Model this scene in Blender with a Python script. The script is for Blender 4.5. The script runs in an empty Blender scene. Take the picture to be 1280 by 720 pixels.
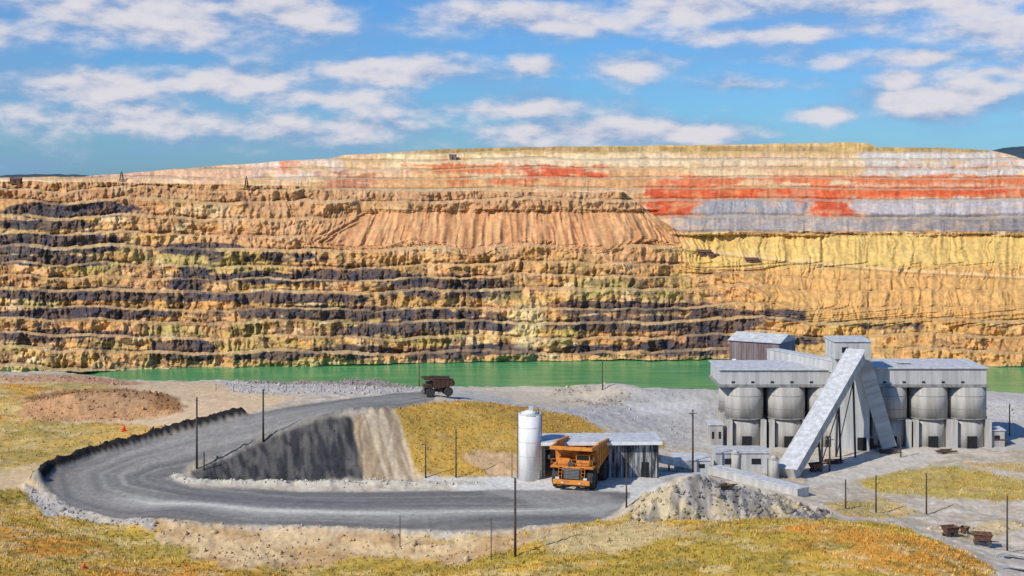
import bpy, bmesh, math, random
import numpy as np
from mathutils import Vector, Matrix
random.seed(4); rng=np.random.default_rng(7)
F=1758.0; HZ=225.0; CH=39.0
S=bpy.context.scene
# ---------------------------------------------------------------- camera
cd=bpy.data.cameras.new("camera"); cam=bpy.data.objects.new("camera",cd); S.collection.objects.link(cam)
cam.location=(0,0,CH); cam.rotation_euler=(math.radians(90),0,0)
cd.sensor_width=36; cd.lens=F/1280*36; cd.shift_y=-(360-HZ)/1280; cd.clip_end=60000; cd.clip_start=1
S.camera=cam
S.view_settings.view_transform='Standard'; S.view_settings.look='None'; S.view_settings.exposure=0
# ---------------------------------------------------------------- utils
def lin(r,g,b,k=1.0):
    f=lambda c:((c/255+0.055)/1.055)**2.4 if c/255>0.04045 else c/255/12.92
    return np.array([f(r)*k,f(g)*k,f(b)*k])
def hsh(xi,yi,s):
    n=(xi*374761393+yi*668265263+s*982451653)&0xffffffff
    n=((n^(n>>13))*1274126177)&0xffffffff
    n=((n^(n>>15))*2246822519)&0xffffffff
    return ((n^(n>>16))&0xffff)/65535.0
def vn(x,y,s=0,rot=True):
    x,y=np.broadcast_arrays(np.asarray(x,float),np.asarray(y,float))
    if rot: x,y=x*0.966+y*0.259+s*3.1,y*0.966-x*0.259
    xf=np.floor(x);yf=np.floor(y);xi=xf.astype(np.int64);yi=yf.astype(np.int64)
    u=x-xf;v=y-yf;u=u*u*(3-2*u);v=v*v*(3-2*v)
    return (hsh(xi,yi,s)*(1-u)+hsh(xi+1,yi,s)*u)*(1-v)+(hsh(xi,yi+1,s)*(1-u)+hsh(xi+1,yi+1,s)*u)*v
def fbm(x,y,s=0,o=4):
    t=0;a=0.5;n=0
    for i in range(o):
        t=t+a*vn(x*2**i+17.3*i,y*2**i+5.7*i,s+i*13);n+=a;a*=0.55
    return t/n
def sst(a,b,x):
    t=np.clip((x-a)/(b-a),0,1);return t*t*(3-2*t)
def mixc(c,d,m): return c*(1-m[...,None])+np.asarray(d)*m[...,None]
def grid_obj(name,V,C,mat,smooth=True):
    nr,nc=V.shape[:2]
    me=bpy.data.meshes.new(name)
    me.vertices.add(nr*nc); me.vertices.foreach_set("co",V.reshape(-1).astype(np.float32))
    i=np.arange(nr*nc).reshape(nr,nc)
    q=np.stack([i[:-1,:-1],i[:-1,1:],i[1:,1:],i[1:,:-1]],-1).reshape(-1)
    n=(nr-1)*(nc-1)
    me.loops.add(n*4); me.loops.foreach_set("vertex_index",q.astype(np.int32))
    me.polygons.add(n); me.polygons.foreach_set("loop_start",(np.arange(n)*4).astype(np.int32))
    me.polygons.foreach_set("use_smooth",np.full(n,smooth))
    me.update(calc_edges=True)
    if C is not None:
        at=me.color_attributes.new("Col",'FLOAT_COLOR','POINT')
        at.data.foreach_set("color",np.concatenate([C,np.ones(C.shape[:2]+(1,))],-1).reshape(-1).astype(np.float32))
    me.materials.append(mat)
    o=bpy.data.objects.new(name,me); S.collection.objects.link(o); return o
# ---------------------------------------------------------------- materials
def nn(nt,t,**k):
    n=nt.nodes.new(t)
    for a,b in k.items(): setattr(n,a,b)
    return n
def terrain_mat(name,scale,amt,bump,rough=0.95,bdist=0.3):
    m=bpy.data.materials.new(name); m.use_nodes=True; nt=m.node_tree; L=nt.links
    b=nt.nodes["Principled BSDF"]; b.inputs["Roughness"].default_value=rough; b.inputs["Specular IOR Level"].default_value=0.05
    at=nn(nt,"ShaderNodeVertexColor"); at.layer_name="Col"
    geo=nn(nt,"ShaderNodeNewGeometry")
    n=nn(nt,"ShaderNodeTexNoise"); n.inputs["Scale"].default_value=scale; n.inputs["Detail"].default_value=5; n.inputs["Roughness"].default_value=0.7
    L.new(geo.outputs["Position"],n.inputs["Vector"])
    mr=nn(nt,"ShaderNodeMapRange"); mr.inputs[1].default_value=0.3; mr.inputs[2].default_value=0.7; mr.inputs[3].default_value=1-amt; mr.inputs[4].default_value=1+amt
    L.new(n.outputs[0],mr.inputs[0])
    vm=nn(nt,"ShaderNodeVectorMath",operation='SCALE'); L.new(at.outputs[0],vm.inputs[0]); L.new(mr.outputs[0],vm.inputs["Scale"])
    L.new(vm.outputs[0],b.inputs["Base Color"])
    bp=nn(nt,"ShaderNodeBump"); bp.inputs["Strength"].default_value=bump; bp.inputs["Distance"].default_value=bdist
    L.new(n.outputs[0],bp.inputs["Height"]); L.new(bp.outputs[0],b.inputs["Normal"])
    return m
def mat(name,c1,c2=None,scale=1.5,rough=0.7,metal=0.0,bump=0.15,streak=False,corr=0,corr_axis=0,lo=0.4,hi=0.65,cb=0.5):
    m=bpy.data.materials.new(name); m.use_nodes=True; nt=m.node_tree; L=nt.links
    b=nt.nodes["Principled BSDF"]; b.inputs["Roughness"].default_value=rough; b.inputs["Metallic"].default_value=metal
    b.inputs["Specular IOR Level"].default_value=0.3
    if c2 is None: c2=[x*0.7 for x in c1]
    tc=nn(nt,"ShaderNodeTexCoord"); mp=nn(nt,"ShaderNodeMapping")
    mp.inputs["Scale"].default_value=(scale,scale,scale*(0.12 if streak else 1))
    L.new(tc.outputs["Object"],mp.inputs[0])
    n=nn(nt,"ShaderNodeTexNoise"); n.inputs["Scale"].default_value=1; n.inputs["Detail"].default_value=8; n.inputs["Roughness"].default_value=0.65
    L.new(mp.outputs[0],n.inputs["Vector"])
    r=nn(nt,"ShaderNodeValToRGB"); r.color_ramp.elements[0].position=lo; r.color_ramp.elements[1].position=hi
    r.color_ramp.elements[0].color=(*c2,1); r.color_ramp.elements[1].color=(*c1,1)
    L.new(n.outputs[0],r.inputs[0]); L.new(r.outputs[0],b.inputs["Base Color"])
    bp=nn(nt,"ShaderNodeBump"); bp.inputs["Strength"].default_value=bump; bp.inputs["Distance"].default_value=0.05
    h=n.outputs[0]
    if corr:
        sx=nn(nt,"ShaderNodeSeparateXYZ"); L.new(tc.outputs["Object"],sx.inputs[0])
        ad=nn(nt,"ShaderNodeMath",operation='ADD'); L.new(sx.outputs[0],ad.inputs[0]); L.new(sx.outputs[1],ad.inputs[1])
        mu=nn(nt,"ShaderNodeMath",operation='MULTIPLY'); L.new(ad.outputs[0] if corr_axis==0 else sx.outputs[corr_axis-1],mu.inputs[0]); mu.inputs[1].default_value=corr
        si=nn(nt,"ShaderNodeMath",operation='SINE'); L.new(mu.outputs[0],si.inputs[0]); h=si.outputs[0]
        bp.inputs["Strength"].default_value=cb
    L.new(h,bp.inputs["Height"]); L.new(bp.outputs[0],b.inputs["Normal"])
    return m
M_far=terrain_mat("pit_wall_rock",0.3,0.18,0.4,bdist=0.9)
M_gr=terrain_mat("ground_earth",1.6,0.18,0.45,bdist=0.12)
conc=mat("concrete",(0.52,0.50,0.46),(0.31,0.29,0.265),0.8,0.85,streak=True)
conc_d=mat("concrete_stained",(0.33,0.32,0.30),(0.17,0.165,0.155),0.9,0.9,streak=True)
conc_l=mat("concrete_pale",(0.56,0.555,0.54),(0.37,0.365,0.355),0.9,0.8,streak=True)
galv=mat("galvanised_sheet",(0.56,0.57,0.58),(0.42,0.43,0.44),0.7,0.6,0.1,corr=16,streak=True,cb=0.18)
roofm=mat("roof_sheet",(0.66,0.665,0.67),(0.44,0.435,0.425),1.1,0.6,0.05)
rustw=mat("rusty_wall_sheet",(0.25,0.22,0.23),(0.13,0.085,0.075),1.2,0.85,corr=14,streak=True)
slatew=mat("slate_wall_sheet",(0.28,0.31,0.35),(0.16,0.16,0.175),1.2,0.85,corr=14,streak=True)
shedw=mat("shed_wall_sheet",(0.44,0.44,0.44),(0.04,0.04,0.042),1.6,0.8,corr=16,streak=True,lo=0.45,hi=0.58)
white=mat("white_paint",(0.76,0.76,0.74),(0.54,0.53,0.50),1.0,0.5,streak=True,lo=0.3,hi=0.52)
dark=mat("dark_interior",(0.025,0.025,0.028),(0.012,0.012,0.013),2,0.9)
steel=mat("dark_steel",(0.11,0.11,0.115),(0.06,0.055,0.05),3,0.6,0.3)
wood=mat("weathered_wood_pole",(0.10,0.075,0.055),(0.05,0.038,0.03),3,0.9,streak=True)
orange=mat("truck_orange_paint",(0.68,0.25,0.035),(0.36,0.15,0.05),1.6,0.6,lo=0.38,hi=0.52)
brownp=mat("truck_brown_paint",(0.13,0.07,0.04),(0.06,0.035,0.028),1.5,0.7)
tyre=mat("tyre_rubber",(0.028,0.028,0.028),(0.06,0.055,0.05),2,0.9)
glass=mat("dark_glass",(0.02,0.025,0.03),(0.015,0.02,0.02),1,0.15)
rust=mat("rusty_metal",(0.20,0.10,0.065),(0.09,0.05,0.035),2.5,0.9)
lamp=mat("headlamp_glass",(0.7,0.7,0.65),(0.5,0.5,0.45),2,0.3)
conem=mat("cone_orange",(0.90,0.07,0.02),(0.8,0.06,0.02),2,0.5)
# ---------------------------------------------------------------- far pit wall
def interp(px,pts):
    p=np.array(pts,float); return np.interp(px,p[:,0],p[:,1])
ycp=[(-300,229),(0,227),(200,229),(370,233),(430,238),(780,241),(815,268),(850,290),(1280,290),(1700,292)]
ytp=[(-300,224),(0,222),(100,221),(200,213),(330,203),(410,198),(430,194),(480,191),(560,186),(640,184),(900,181),(1060,178),(1085,179),(1097,184),(1180,185),(1240,188),(1262,193),(1280,199),(1400,206),(1700,212)]
ysp=[(-300,470),(0,468),(200,461),(400,457),(600,452),(900,449),(1100,455),(1280,458),(1700,462)]
cols=np.arange(-240,1521,1.0); PX=cols[None,:]
n1,n2=370,140
ycs=interp(cols,ycp)
yc=ycs+ (fbm(cols/22,0*cols,3)-0.5)*4; yt=interp(cols,ytp)+(fbm(cols/18,0*cols,5)-0.5)*2.0; ys=interp(cols,ysp)+(fbm(cols/25,0*cols,8)-0.5)*4
yc=np.maximum(yc,yt+1.8)
t1=np.linspace(1,0,n1)[:,None]; Yl=yc+(ys+12-yc)*t1
t2=np.linspace(0,1,n2)[:,None]; Yu=(yc-.7)+(yt-(yc-.7))*t2
Y=np.concatenate([Yl,Yu],0); P=np.broadcast_to(PX,Y.shape)
up=np.zeros(Y.shape,bool); up[n1:]=True
Ds=119*F/(ys-225); Dc=1085-15*sst(700,900,cols)
def Dlow(y): return Ds+(Dc-Ds)*(ys-y)/(ys-yc)
def Dup(y): return 1130+(290-y)/105*520
bl=np.array([150,190,199,210,222,235,249,270,291,307,329,345,360,383,399,418,436,458,480,520],float)
yq=Y+np.where(up,.35,1)*(9*(fbm(P/110,Y/160,21,2)-0.5)*1.6+5*(fbm(P/30,Y/50,24,2)-.5)+2.6*(fbm(P/9,Y/30,22,2)-0.5))
k=np.clip(np.searchsorted(bl,yq)-1,0,len(bl)-2)
b0=bl[k];b1=bl[k+1]; g=(b1-yq)/(b1-b0)
bst=0.45+0.55*sst(.32,.55,fbm(P/55,k*3.7,31,3))
Sg=np.where(g<0.82,0.16*g/0.82,0.16+0.84*(g-0.82)/0.18)
yeff=b1-(b1-b0)*Sg
def E(cx,cy,rx,ry,p=P,y=Y): 
    q=((p-cx)/rx)**2+((y-cy)/ry)**2
    return np.clip(1.4-q,0,1)
fb=300+12*np.abs(np.sin(P/46+1.3))+8*(fbm(P/14,P*0,4)-.5)
fan=sst(400,480,P+(Y-262)*1.2)*(1-sst(815,875,P+(290-Y)*1.1))*sst(261,266,Y)*(1-sst(-5,6,Y-fb))
rslope=sst(835,880,P)*sst(292,296,Y)*(1-sst(326,345,Y))
rsm=sst(850,960,P-(Y-330)*1.0)*sst(330,345,Y)*(1-sst(380,410,Y))
smoothm=np.clip(fan+rslope+0.7*rsm,0,1)
rockm=np.clip(1-smoothm,0,1)*np.where(up,0.15,1)
w=np.clip(1-smoothm,0,1)*np.where(up,0.9,bst)
D=np.where(up,Dup(Y+(yeff-yq)*w),Dlow(Y+(yeff-yq)*w))
D=np.where(Y>ys,Ds-(Y-ys)*0.3,D)
wx=P+ (fbm(P/40,Y/25,41)-.5)*18+(vn(P/6,k*1.7,47)-.5)*6
fx=(P-620)*(1-0.0022*(Y-262))+620
def rdg(x,y,s): return np.abs(vn(x,y,s,False)-.5)*2
gul=rdg((wx*(1-fan)+fx*fan+(fbm(P/9,Y/14,48)-.5)*5)/4.0,Y/38,42); gul2=rdg((wx*(1-fan)+fx*fan)/10.5+k*2.3*rockm,Y/60,43)
relief=(gul-0.5)*(2.1+0.4*smoothm)+(gul2-0.5)*(3.4+0.1*smoothm)
relief+= (fbm(P/26,Y/14,44)-.5)*rockm*8+(fbm(P/5,Y/6,45,3)-.5)*rockm*5+(fbm(P/70,Y/50,46)-.5)*18
env=np.clip((ys+4-Y)/10,0,1)*np.where(up,.55,1)
D=D+relief*env
Z=CH-(Y-HZ)/F*D; X=(P-640)/F*D
# --- mineral colours, plus shade lines painted at the bench toes
pw=P+(fbm(P/30,Y/12,51)-.5)*44; yw=Y+(fbm(P/35,Y/10,52)-.5)*10
ps=P+(fbm(P/9,Y/7,53)-.5)*50; ys_=Y+(fbm(P/16,Y/9,54)-.5)*8+(gul-.5)*2.5
tan=lin(208,168,114);gold=lin(202,160,84);cream=lin(226,202,156);brown=lin(146,104,72);orng=lin(206,146,96);slate=lin(62,63,74);olive=lin(170,156,92);yel=lin(218,182,108)
red=lin(200,84,52);dor=lin(210,122,76);pink=lin(220,178,146);pgrey=lin(198,191,184);bgrey=lin(158,155,156);greyd=lin(130,124,120)
C=np.broadcast_to(tan,Y.shape+(3,)).copy()
C=mixc(C,gold,sst(0.42,0.6,fbm(P/80,Y/10,61))*.8)
C=mixc(C,brown,sst(0.50,0.66,fbm(P/60,Y/6,62))*0.7*np.where(up,0.3,1))
C=mixc(C,cream,sst(0.54,0.7,fbm(P/26,Y/9,63))*0.7)
C=mixc(C,olive,sst(0.45,0.62,fbm(P/50,Y/22,64))*sst(290,330,Y)*0.7)
C=mixc(C,orng,sst(0.45,0.62,fbm(P/110,Y/30,65))*0.5)
C=mixc(C,lin(176,130,96),(1-sst(245,275,Y))*0.6)
C=mixc(C,lin(194,150,112),sst(250,340,P)*(1-sst(780,850,P))*(1-sst(300,330,Y))*.5)
C=mixc(C,mixc(np.broadcast_to(lin(214,162,114),C.shape).copy(),lin(190,134,92),sst(.35,.7,fbm(fx/6,Y/30,76))),np.clip(fan*1.2,0,1)*0.85)
C=mixc(C,yel,np.clip(rslope*1.2,0,1)*0.85)
C=mixc(C,lin(216,166,102),np.clip(rsm*1.3,0,1)*0.8)
C=mixc(C,lin(208,160,98),sst(830,930,P)*sst(330,345,Y)*.5)
dk=np.zeros_like(Y)
for (cx,cy,rx,ry,s) in [(85,262,95,11,1),(40,281,90,7,1),(55,305,115,14,1.1),(60,326,80,8,1),(250,312,60,9,.9),(330,322,80,6,.6),(100,368,150,9,.95),(100,392,150,8,.9),(60,418,130,8,.8),(230,437,45,15,1.15),(240,352,28,18,1.1),(340,347,120,9,.9),(330,372,160,8,.9),(460,345,80,9,.9),(450,392,180,10,1),(560,360,90,16,.75),(600,405,130,8,.85),(490,412,70,10,.9),(440,440,60,9,.9),(775,385,95,9,1),(790,405,120,10,1.1),(740,437,60,7,.85),(620,436,70,8,.9),(900,405,55,24,1.1),(860,436,80,10,1),(970,395,50,9,.8),(1120,408,60,6,.5),(1200,425,50,7,.4),(120,240,60,4,.3),(340,445,60,8,.8),(540,442,50,8,.9),(1000,425,60,7,.6)]:
    dk=np.maximum(dk,E(cx,cy,rx,ry,pw,yw)*s)
nf=fbm(P/9,Y/7,66,5)
dm=sst(0.44,0.57,nf*0.55+dk*0.38+0.06)*np.clip(dk*2,0,1)
dm=dm*np.where(g*bst>0.8,0.25,1)
C=mixc(C,mixc(np.broadcast_to(slate,C.shape).copy(),lin(104,86,78),sst(.42,.6,fbm(P/12,Y/9,67))),dm*0.95)
C=mixc(C,lin(106,84,68),sst(0.54,0.61,fbm(P/10,Y/6,75,5))*rockm*0.6*sst(300,340,Y)*(1-sst(900,1000,P)*0.6))
C=mixc(C,lin(222,200,144),E(660,405,22,28,pw,yw)*0.8)
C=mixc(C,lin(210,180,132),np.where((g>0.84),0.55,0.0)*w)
C=mixc(C,lin(84,62,48),np.where((g<0.13),0.62,0.0)*w*(fbm(P/12,Y/9,68)>.40))  # painted crease shade where each face meets its bench
# upper dump
UC=np.broadcast_to(lin(208,170,118),C.shape).copy()
nb=fbm(P/70,Y/9,71)
UC=mixc(UC,pink,sst(.42,.6,nb)*0.65); UC=mixc(UC,cream,sst(.5,.65,fbm(P/60,Y/7,72))*0.6)
def Bx(x0,x1,y0,y1,p=ps,y=ys_,ex=14,ey=2.0): return sst(x0-ex,x0+ex,p)*(1-sst(x1-ex,x1+ex,p))*sst(y0-ey,y0+ey,y)*(1-sst(y1-ey,y1+ey,y))
def paint(b,c,kk,thr=.0,sc=1.0,seed=73):
    global UC
    m=b*kk
    if thr>0: m=m*sst(thr-.09,thr+.09,fbm(P/(26*sc),Y/(7*sc),seed))
    else: m=m*(.65+.35*sst(.3,.5,fbm(P/20,Y/7,seed+5)))
    UC=mixc(UC,c,m)
paint(Bx(470,1300,170,192),lin(198,164,102),.75)
paint(Bx(300,430,198,224),lin(224,200,180),.8,.42); paint(Bx(90,330,208,224),lin(212,168,138),.8)
paint(Bx(470,830,192,207),cream,.85,.4); paint(Bx(600,1060,196,206),lin(214,190,156),.7)
paint(Bx(1075,1400,190,219),pgrey,.8,.3); paint(Bx(900,1280,206,211),lin(194,142,108),.5)
paint(Bx(400,470,212,237),lin(168,102,74),.75,.40); paint(Bx(345,372,199,216),dor,.8,.4)
paint(Bx(505,640,205,217),dor,.9,.38); paint(Bx(652,760,207,222),red,.9,.35); paint(Bx(470,830,222,236),lin(204,150,98),.8)
paint(Bx(560,720,222,232),lin(196,100,64),.7,.46); paint(Bx(760,860,207,221),lin(210,160,108),.7)
paint(Bx(806,1300,219,236),lin(208,116,76),.95,.38); paint(Bx(808,872,232,272),red,.97); paint(Bx(860,1062,235,250),lin(206,94,56),.97); paint(Bx(1050,1300,234,247),lin(212,110,68),.97)
paint(Bx(872,1012,249,272),bgrey,.95); paint(Bx(1010,1064,246,273),red,.97); paint(Bx(1064,1400,248,268),lin(182,174,174),.95)
paint(Bx(900,960,236,242),lin(218,158,100),.5,.45); paint(Bx(1064,1400,230,234),lin(214,184,152),.6)
paint(Bx(1090,1260,238,243),red,.8,.42)
paint(Bx(780,870,271,291),lin(200,168,128),.8); paint(Bx(840,1090,271,289),lin(158,150,148),.9); paint(Bx(1085,1400,267,289),lin(134,130,132),.9)
UC=mixc(UC,UC*0.58,np.where((g<0.16),0.8,0.0)*sst(.28,.48,fbm(P/25,k*2.1,77))); UC=mixc(UC,lin(216,190,150),np.where(g>0.84,.45,0.))  # shade line painted at each terrace toe, then paler bench tops
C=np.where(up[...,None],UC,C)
vs1=fbm(P/3.0,Y/18,81,3)
C=C*(0.79+0.42*vs1)[...,None]
C=C*(0.79+0.42*fbm(P/4,Y/3,82,3))[...,None]
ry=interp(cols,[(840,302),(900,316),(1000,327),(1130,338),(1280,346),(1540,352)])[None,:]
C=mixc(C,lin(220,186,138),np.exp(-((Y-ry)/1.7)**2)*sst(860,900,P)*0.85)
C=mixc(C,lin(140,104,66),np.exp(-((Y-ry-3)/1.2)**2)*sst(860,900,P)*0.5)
C=mixc(C,lin(212,198,152),np.exp(-np.maximum(ys-Y,0)/2.0)*0.4)
Vf=np.stack([X,D,Z],-1)
back=[]
for (dd,dz) in [(1.15,-1.5),(1.4,-12)]:
    b=Vf[-1].copy(); b[:,:2]*=dd; b[:,2]=b[:,2]+dz; back.append(b)
Vall=np.concatenate([Vf,np.array(back)],0); Call=np.concatenate([C,C[-1:],C[-1:]],0)
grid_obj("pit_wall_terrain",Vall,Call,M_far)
def farpt(px,y):
    c=int(np.argmin(abs(cols-px))); r=int(np.argmin(abs(Y[:,c]-y))); return Vf[r,c]
def plane(name,x0,x1,y0,y1,z,m,nx=2,ny=2):
    xs=np.linspace(x0,x1,nx); yy=np.linspace(y0,y1,ny); A,B=np.meshgrid(xs,yy)
    return grid_obj(name,np.stack([A,B,np.full_like(A,z)],-1),None,m)
plainm=mat("plain_scrub",(0.12,0.12,0.06),(0.07,0.08,0.04),0.01,0.95)
plane("distant_plain_ground",-30000,30000,1750,40000,20,plainm)
hm=mat("distant_forest",(0.05,0.085,0.10),(0.03,0.055,0.07),0.02,1)
hc=np.linspace(-0.7,0.7,700); hp=640+F*hc
hy=interp(hp,[(-600,212),(0,219),(40,217),(105,218),(130,224),(400,228),(1150,228),(1230,190),(1255,184),(1300,182),(1400,176),(1900,170)])+(fbm(hp/9,hp*0,91)-.5)*2
rows=[]
for f,dd in [(0,7000),(0.5,7600),(1,8200),(0.9,9000)]:
    z=(CH-(hy-HZ)/F*8200); z=20+(z-20)*f-2
    rows.append(np.stack([hc*dd,np.full_like(hc,dd),z],-1))
grid_obj("distant_hills",np.array(rows),None,hm)
# ---------------------------------------------------------------- water
wm=bpy.data.materials.new("pit_lake"); wm.use_nodes=True; nt=wm.node_tree; b=nt.nodes["Principled BSDF"]
b.inputs["Roughness"].default_value=0.2; b.inputs["IOR"].default_value=1.15
geo=nn(nt,"ShaderNodeNewGeometry"); mp=nn(nt,"ShaderNodeMapping"); mp.inputs["Scale"].default_value=(0.004,0.02,1); n=nn(nt,"ShaderNodeTexNoise"); n.inputs["Detail"].default_value=5
nt.links.new(geo.outputs["Position"],mp.inputs[0]); nt.links.new(mp.outputs[0],n.inputs["Vector"]); r=nn(nt,"ShaderNodeValToRGB")
r.color_ramp.elements[0].position=.35; r.color_ramp.elements[1].position=.7
r.color_ramp.elements[0].color=(*lin(70,140,88),1); r.color_ramp.elements[1].color=(*lin(104,164,100),1)
nt.links.new(n.outputs[0],r.inputs[0]); nt.links.new(r.outputs[0],b.inputs["Base Color"])
n2_=nn(nt,"ShaderNodeTexNoise"); n2_.inputs["Scale"].default_value=0.5; nt.links.new(geo.outputs["Position"],n2_.inputs["Vector"])
bp=nn(nt,"ShaderNodeBump"); bp.inputs["Strength"].default_value=0.4; bp.inputs["Distance"].default_value=0.4; nt.links.new(n2_.outputs[0],bp.inputs["Height"]); nt.links.new(bp.outputs[0],b.inputs["Normal"])
plane("pit_lake_water",-900,900,300,1120,-80,wm)
# ---------------------------------------------------------------- near ground
cp=[(760,640,0),(640,635,0),(500,635,0),(350,632,0),(200,615,0),(100,600,.3),(760,655,0),(400,658,0),(200,650,0),(600,655,0),
(70,595,.6),(130,572,1.4),(200,550,2.8),(300,528,4.6),(400,508,6),(480,498,6.4),(530,494,6.2),
(240,580,.8),(330,547,3.4),(410,522,6),(440,520,6.2),(480,512,6.4),(245,599,0),(330,602,-.2),(455,602,-.2),(380,600,-.2),
(495,510,6.2),(525,596,0),(600,596,0),(580,540,3.2),(600,512,5.2),(650,530,3.6),(560,503,6.2),(700,545,1.5),(640,597,0),
(750,525,1.2),(830,550,-1),(825,600,0),(700,605,0),(760,613,0),(790,600,0),(870,590,-1),(930,600,-1.2),(1000,610,-1.5),
(560,490,4),(650,497,2),(760,505,.5),(850,530,-1),(870,500,0),(950,505,-.5),
(0,600,.5),(0,540,2),(0,500,2.6),(0,478,2.6),(100,482,2.8),(100,540,2),(230,500,3),(300,488,3.3),(400,488,4),(60,560,1.4),(160,530,2.6),
(0,650,0),(0,720,1),(60,640,-1.2),(100,700,-1),(130,655,-1.6),(200,700,-2.2),(400,700,-2.6),(560,700,-2),(200,675,-1.6),(400,680,-2),(560,678,-1.2),
(650,720,0),(650,690,-.3),(700,670,.3),(800,690,1.2),(800,660,.9),(900,670,2.2),(1000,662,2.8),(1100,668,3.0),(900,720,2),(1100,720,3.0),(1170,692,2.0),(1220,720,.2),
(1100,600,-2),(1280,600,-2),(1280,560,-2),(1100,560,-2),(950,560,-2),(1280,640,-2.6),(1200,640,-2.6),(1280,690,-3),(1150,650,-2.6),(1240,520,-1.7),(1280,505,-1.5),(1100,505,-1.5),(1060,630,-1.8),
(1400,560,-2),(1400,640,-2),(-120,560,1),(-120,640,1),(-120,490,3),(1500,600,-2)]
rim=[(-250,462),(0,465),(90,467),(130,471),(160,476),(300,477),(470,479),(520,484),(600,485),(700,486),(850,487),(1000,489),(1280,493),(1500,494)]
pts=[]
for (px,py,z) in cp:
    d=(CH-z)*F/(py-HZ); pts.append(((px-640)/F*d,d,z))
for (px,py) in rim:
    d=268; pts.append(((px-640)/F*d,d,CH-(py-HZ)/F*d))
for x in (-60,-20,20,60): pts.append((x,95,3.0))
pts=np.array(pts); N=len(pts); cc=16.0
K=np.sqrt(((pts[:,None,:2]-pts[None,:,:2])**2).sum(-1)+cc)
A=np.zeros((N+1,N+1)); A[:N,:N]=K-np.eye(N)*0.6; A[:N,N]=1; A[N,:N]=1
wt=np.linalg.solve(A,np.append(pts[:,2],0))
mounds=[(19.5,164,5.5,4,3.4),(27.5,165,7.5,4,2.2),(-65,226,13,6,2.0),(16.5,254,9,5,2.2),(-28,262,8,4,.8),(30,250,10,5,.8),(41,252,9,5,1.0),(5,262,9,4,.8)]
def hb(x,y):
    x=np.asarray(x,float);y=np.asarray(y,float); pxx=640+x/y*F
    yr=270+(fbm(pxx/60,pxx*0,101)-.5)*10
    ye=np.minimum(y,yr); xe=x
    h=np.full(x.shape,wt[N])
    for i in range(N): h=h+wt[i]*np.sqrt((xe-pts[i,0])**2+(ye-pts[i,1])**2+cc)
    for (mx,my,rx,ryy,mh) in mounds: h=h+mh*np.exp(-((((x-mx)/rx)**2+((y-my)/ryy)**2)**1.2))
    return h-np.maximum(y-yr,0)*0.9
Yc=np.linspace(96,300,1200)
def hit(px,py):
    x=(px-640)/F*Yc; rz=CH-(py-HZ)/F*Yc; h=hb(x,Yc); d=rz-h
    i=np.where(d<0)[0]
    if len(i)==0: i=[int(np.argmin(d))]
    i=i[0]; 
    if i>0 and d[i]<0:
        t=d[i-1]/(d[i-1]-d[i]); yy=Yc[i-1]+t*(Yc[i]-Yc[i-1])
    else: yy=Yc[i]
    x=(px-640)/F*yy
    return np.array([x,yy,float(hb(np.array([x]),np.array([yy]))[0])])
gc=np.arange(-240,1521,1.3)
invs=np.arange(470,960,0.9)[::-1]; gy=CH*F/(invs-HZ); gy=gy[gy<276]; gy=np.concatenate([gy,[279,283,290,300,320,345,375]])
GX=(gc[None,:]-640)/F*gy[:,None]; GY=np.broadcast_to(gy[:,None],GX.shape).copy()
H=hb(GX,GY)
def poly(pxs,warp=0.8,seed=0,fs=0.35,blur=3):
    w_=[hit(a,b)[:2] for a,b in pxs]
    x=GX+(fbm(GX*fs,GY*fs,200+seed)-.5)*warp*4+(vn(GX*2.2,GY*2.2,210+seed)-.5)*warp*0.8; y=GY+(fbm(GX*fs,GY*fs,220+seed)-.5)*warp*4+(vn(GX*2.2,GY*2.2,230+seed)-.5)*warp*0.8
    ins=np.zeros(x.shape,bool); n=len(w_)
    for i in range(n):
        (x0,y0),(x1,y1)=w_[i],w_[(i+1)%n]
        if y0==y1: continue
        c=((y0>y)!=(y1>y))&(x<(x1-x0)*(y-y0)/(y1-y0)+x0)
        ins^=c
    m=ins.astype(float)
    for _ in range(blur):
        m[1:-1,1:-1]=(m[1:-1,1:-1]*2+m[:-2,1:-1]+m[2:,1:-1]+m[1:-1,:-2]+m[1:-1,2:])/6
    return m
def pline(pxs):
    w_=[hit(a,b)[:2] for a,b in pxs]; best=np.full(GX.shape,1e9); s=np.zeros(GX.shape); acc=0;sgn=np.zeros(GX.shape)
    for (x0,y0),(x1,y1) in zip(w_[:-1],w_[1:]):
        dx,dy=x1-x0,y1-y0; L2=dx*dx+dy*dy+1e-9; t=np.clip(((GX-x0)*dx+(GY-y0)*dy)/L2,0,1)
        d=np.hypot(GX-x0-t*dx,GY-y0-t*dy); cr=np.sign((GX-x0)*dy-(GY-y0)*dx)
        u=d<best; best=np.where(u,d,best); s=np.where(u,acc+t*math.sqrt(L2),s); sgn=np.where(u,cr,sgn); acc+=math.sqrt(L2)
    return best,s,sgn
nA=fbm(GX*0.06,GY*0.06,301); nB=fbm(GX*0.25,GY*0.25,302); nC=fbm(GX*1.1,GY*1.1,303); nD=fbm(GX*0.5,GY*1.5,304)
def gcol(seed=0):
    c=np.broadcast_to(lin(206,168,80),GX.shape+(3,)).copy()
    c=mixc(c,lin(170,148,68),sst(.42,.58,fbm(GX*0.09,GY*0.14,310+seed))*.75)
    c=mixc(c,lin(210,152,72),sst(.48,.62,fbm(GX*0.07,GY*0.12,311+seed))*0.8)
    c=mixc(c,lin(212,188,134),sst(.5,.66,fbm(GX*0.3,GY*0.5,312+seed))*0.65)
    c=mixc(c,lin(136,124,62),sst(.54,.66,fbm(GX*0.4,GY*0.6,313+seed))*0.55)
    return c
G=gcol()
C=np.broadcast_to(lin(196,183,164),GX.shape+(3,)).copy()
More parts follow.
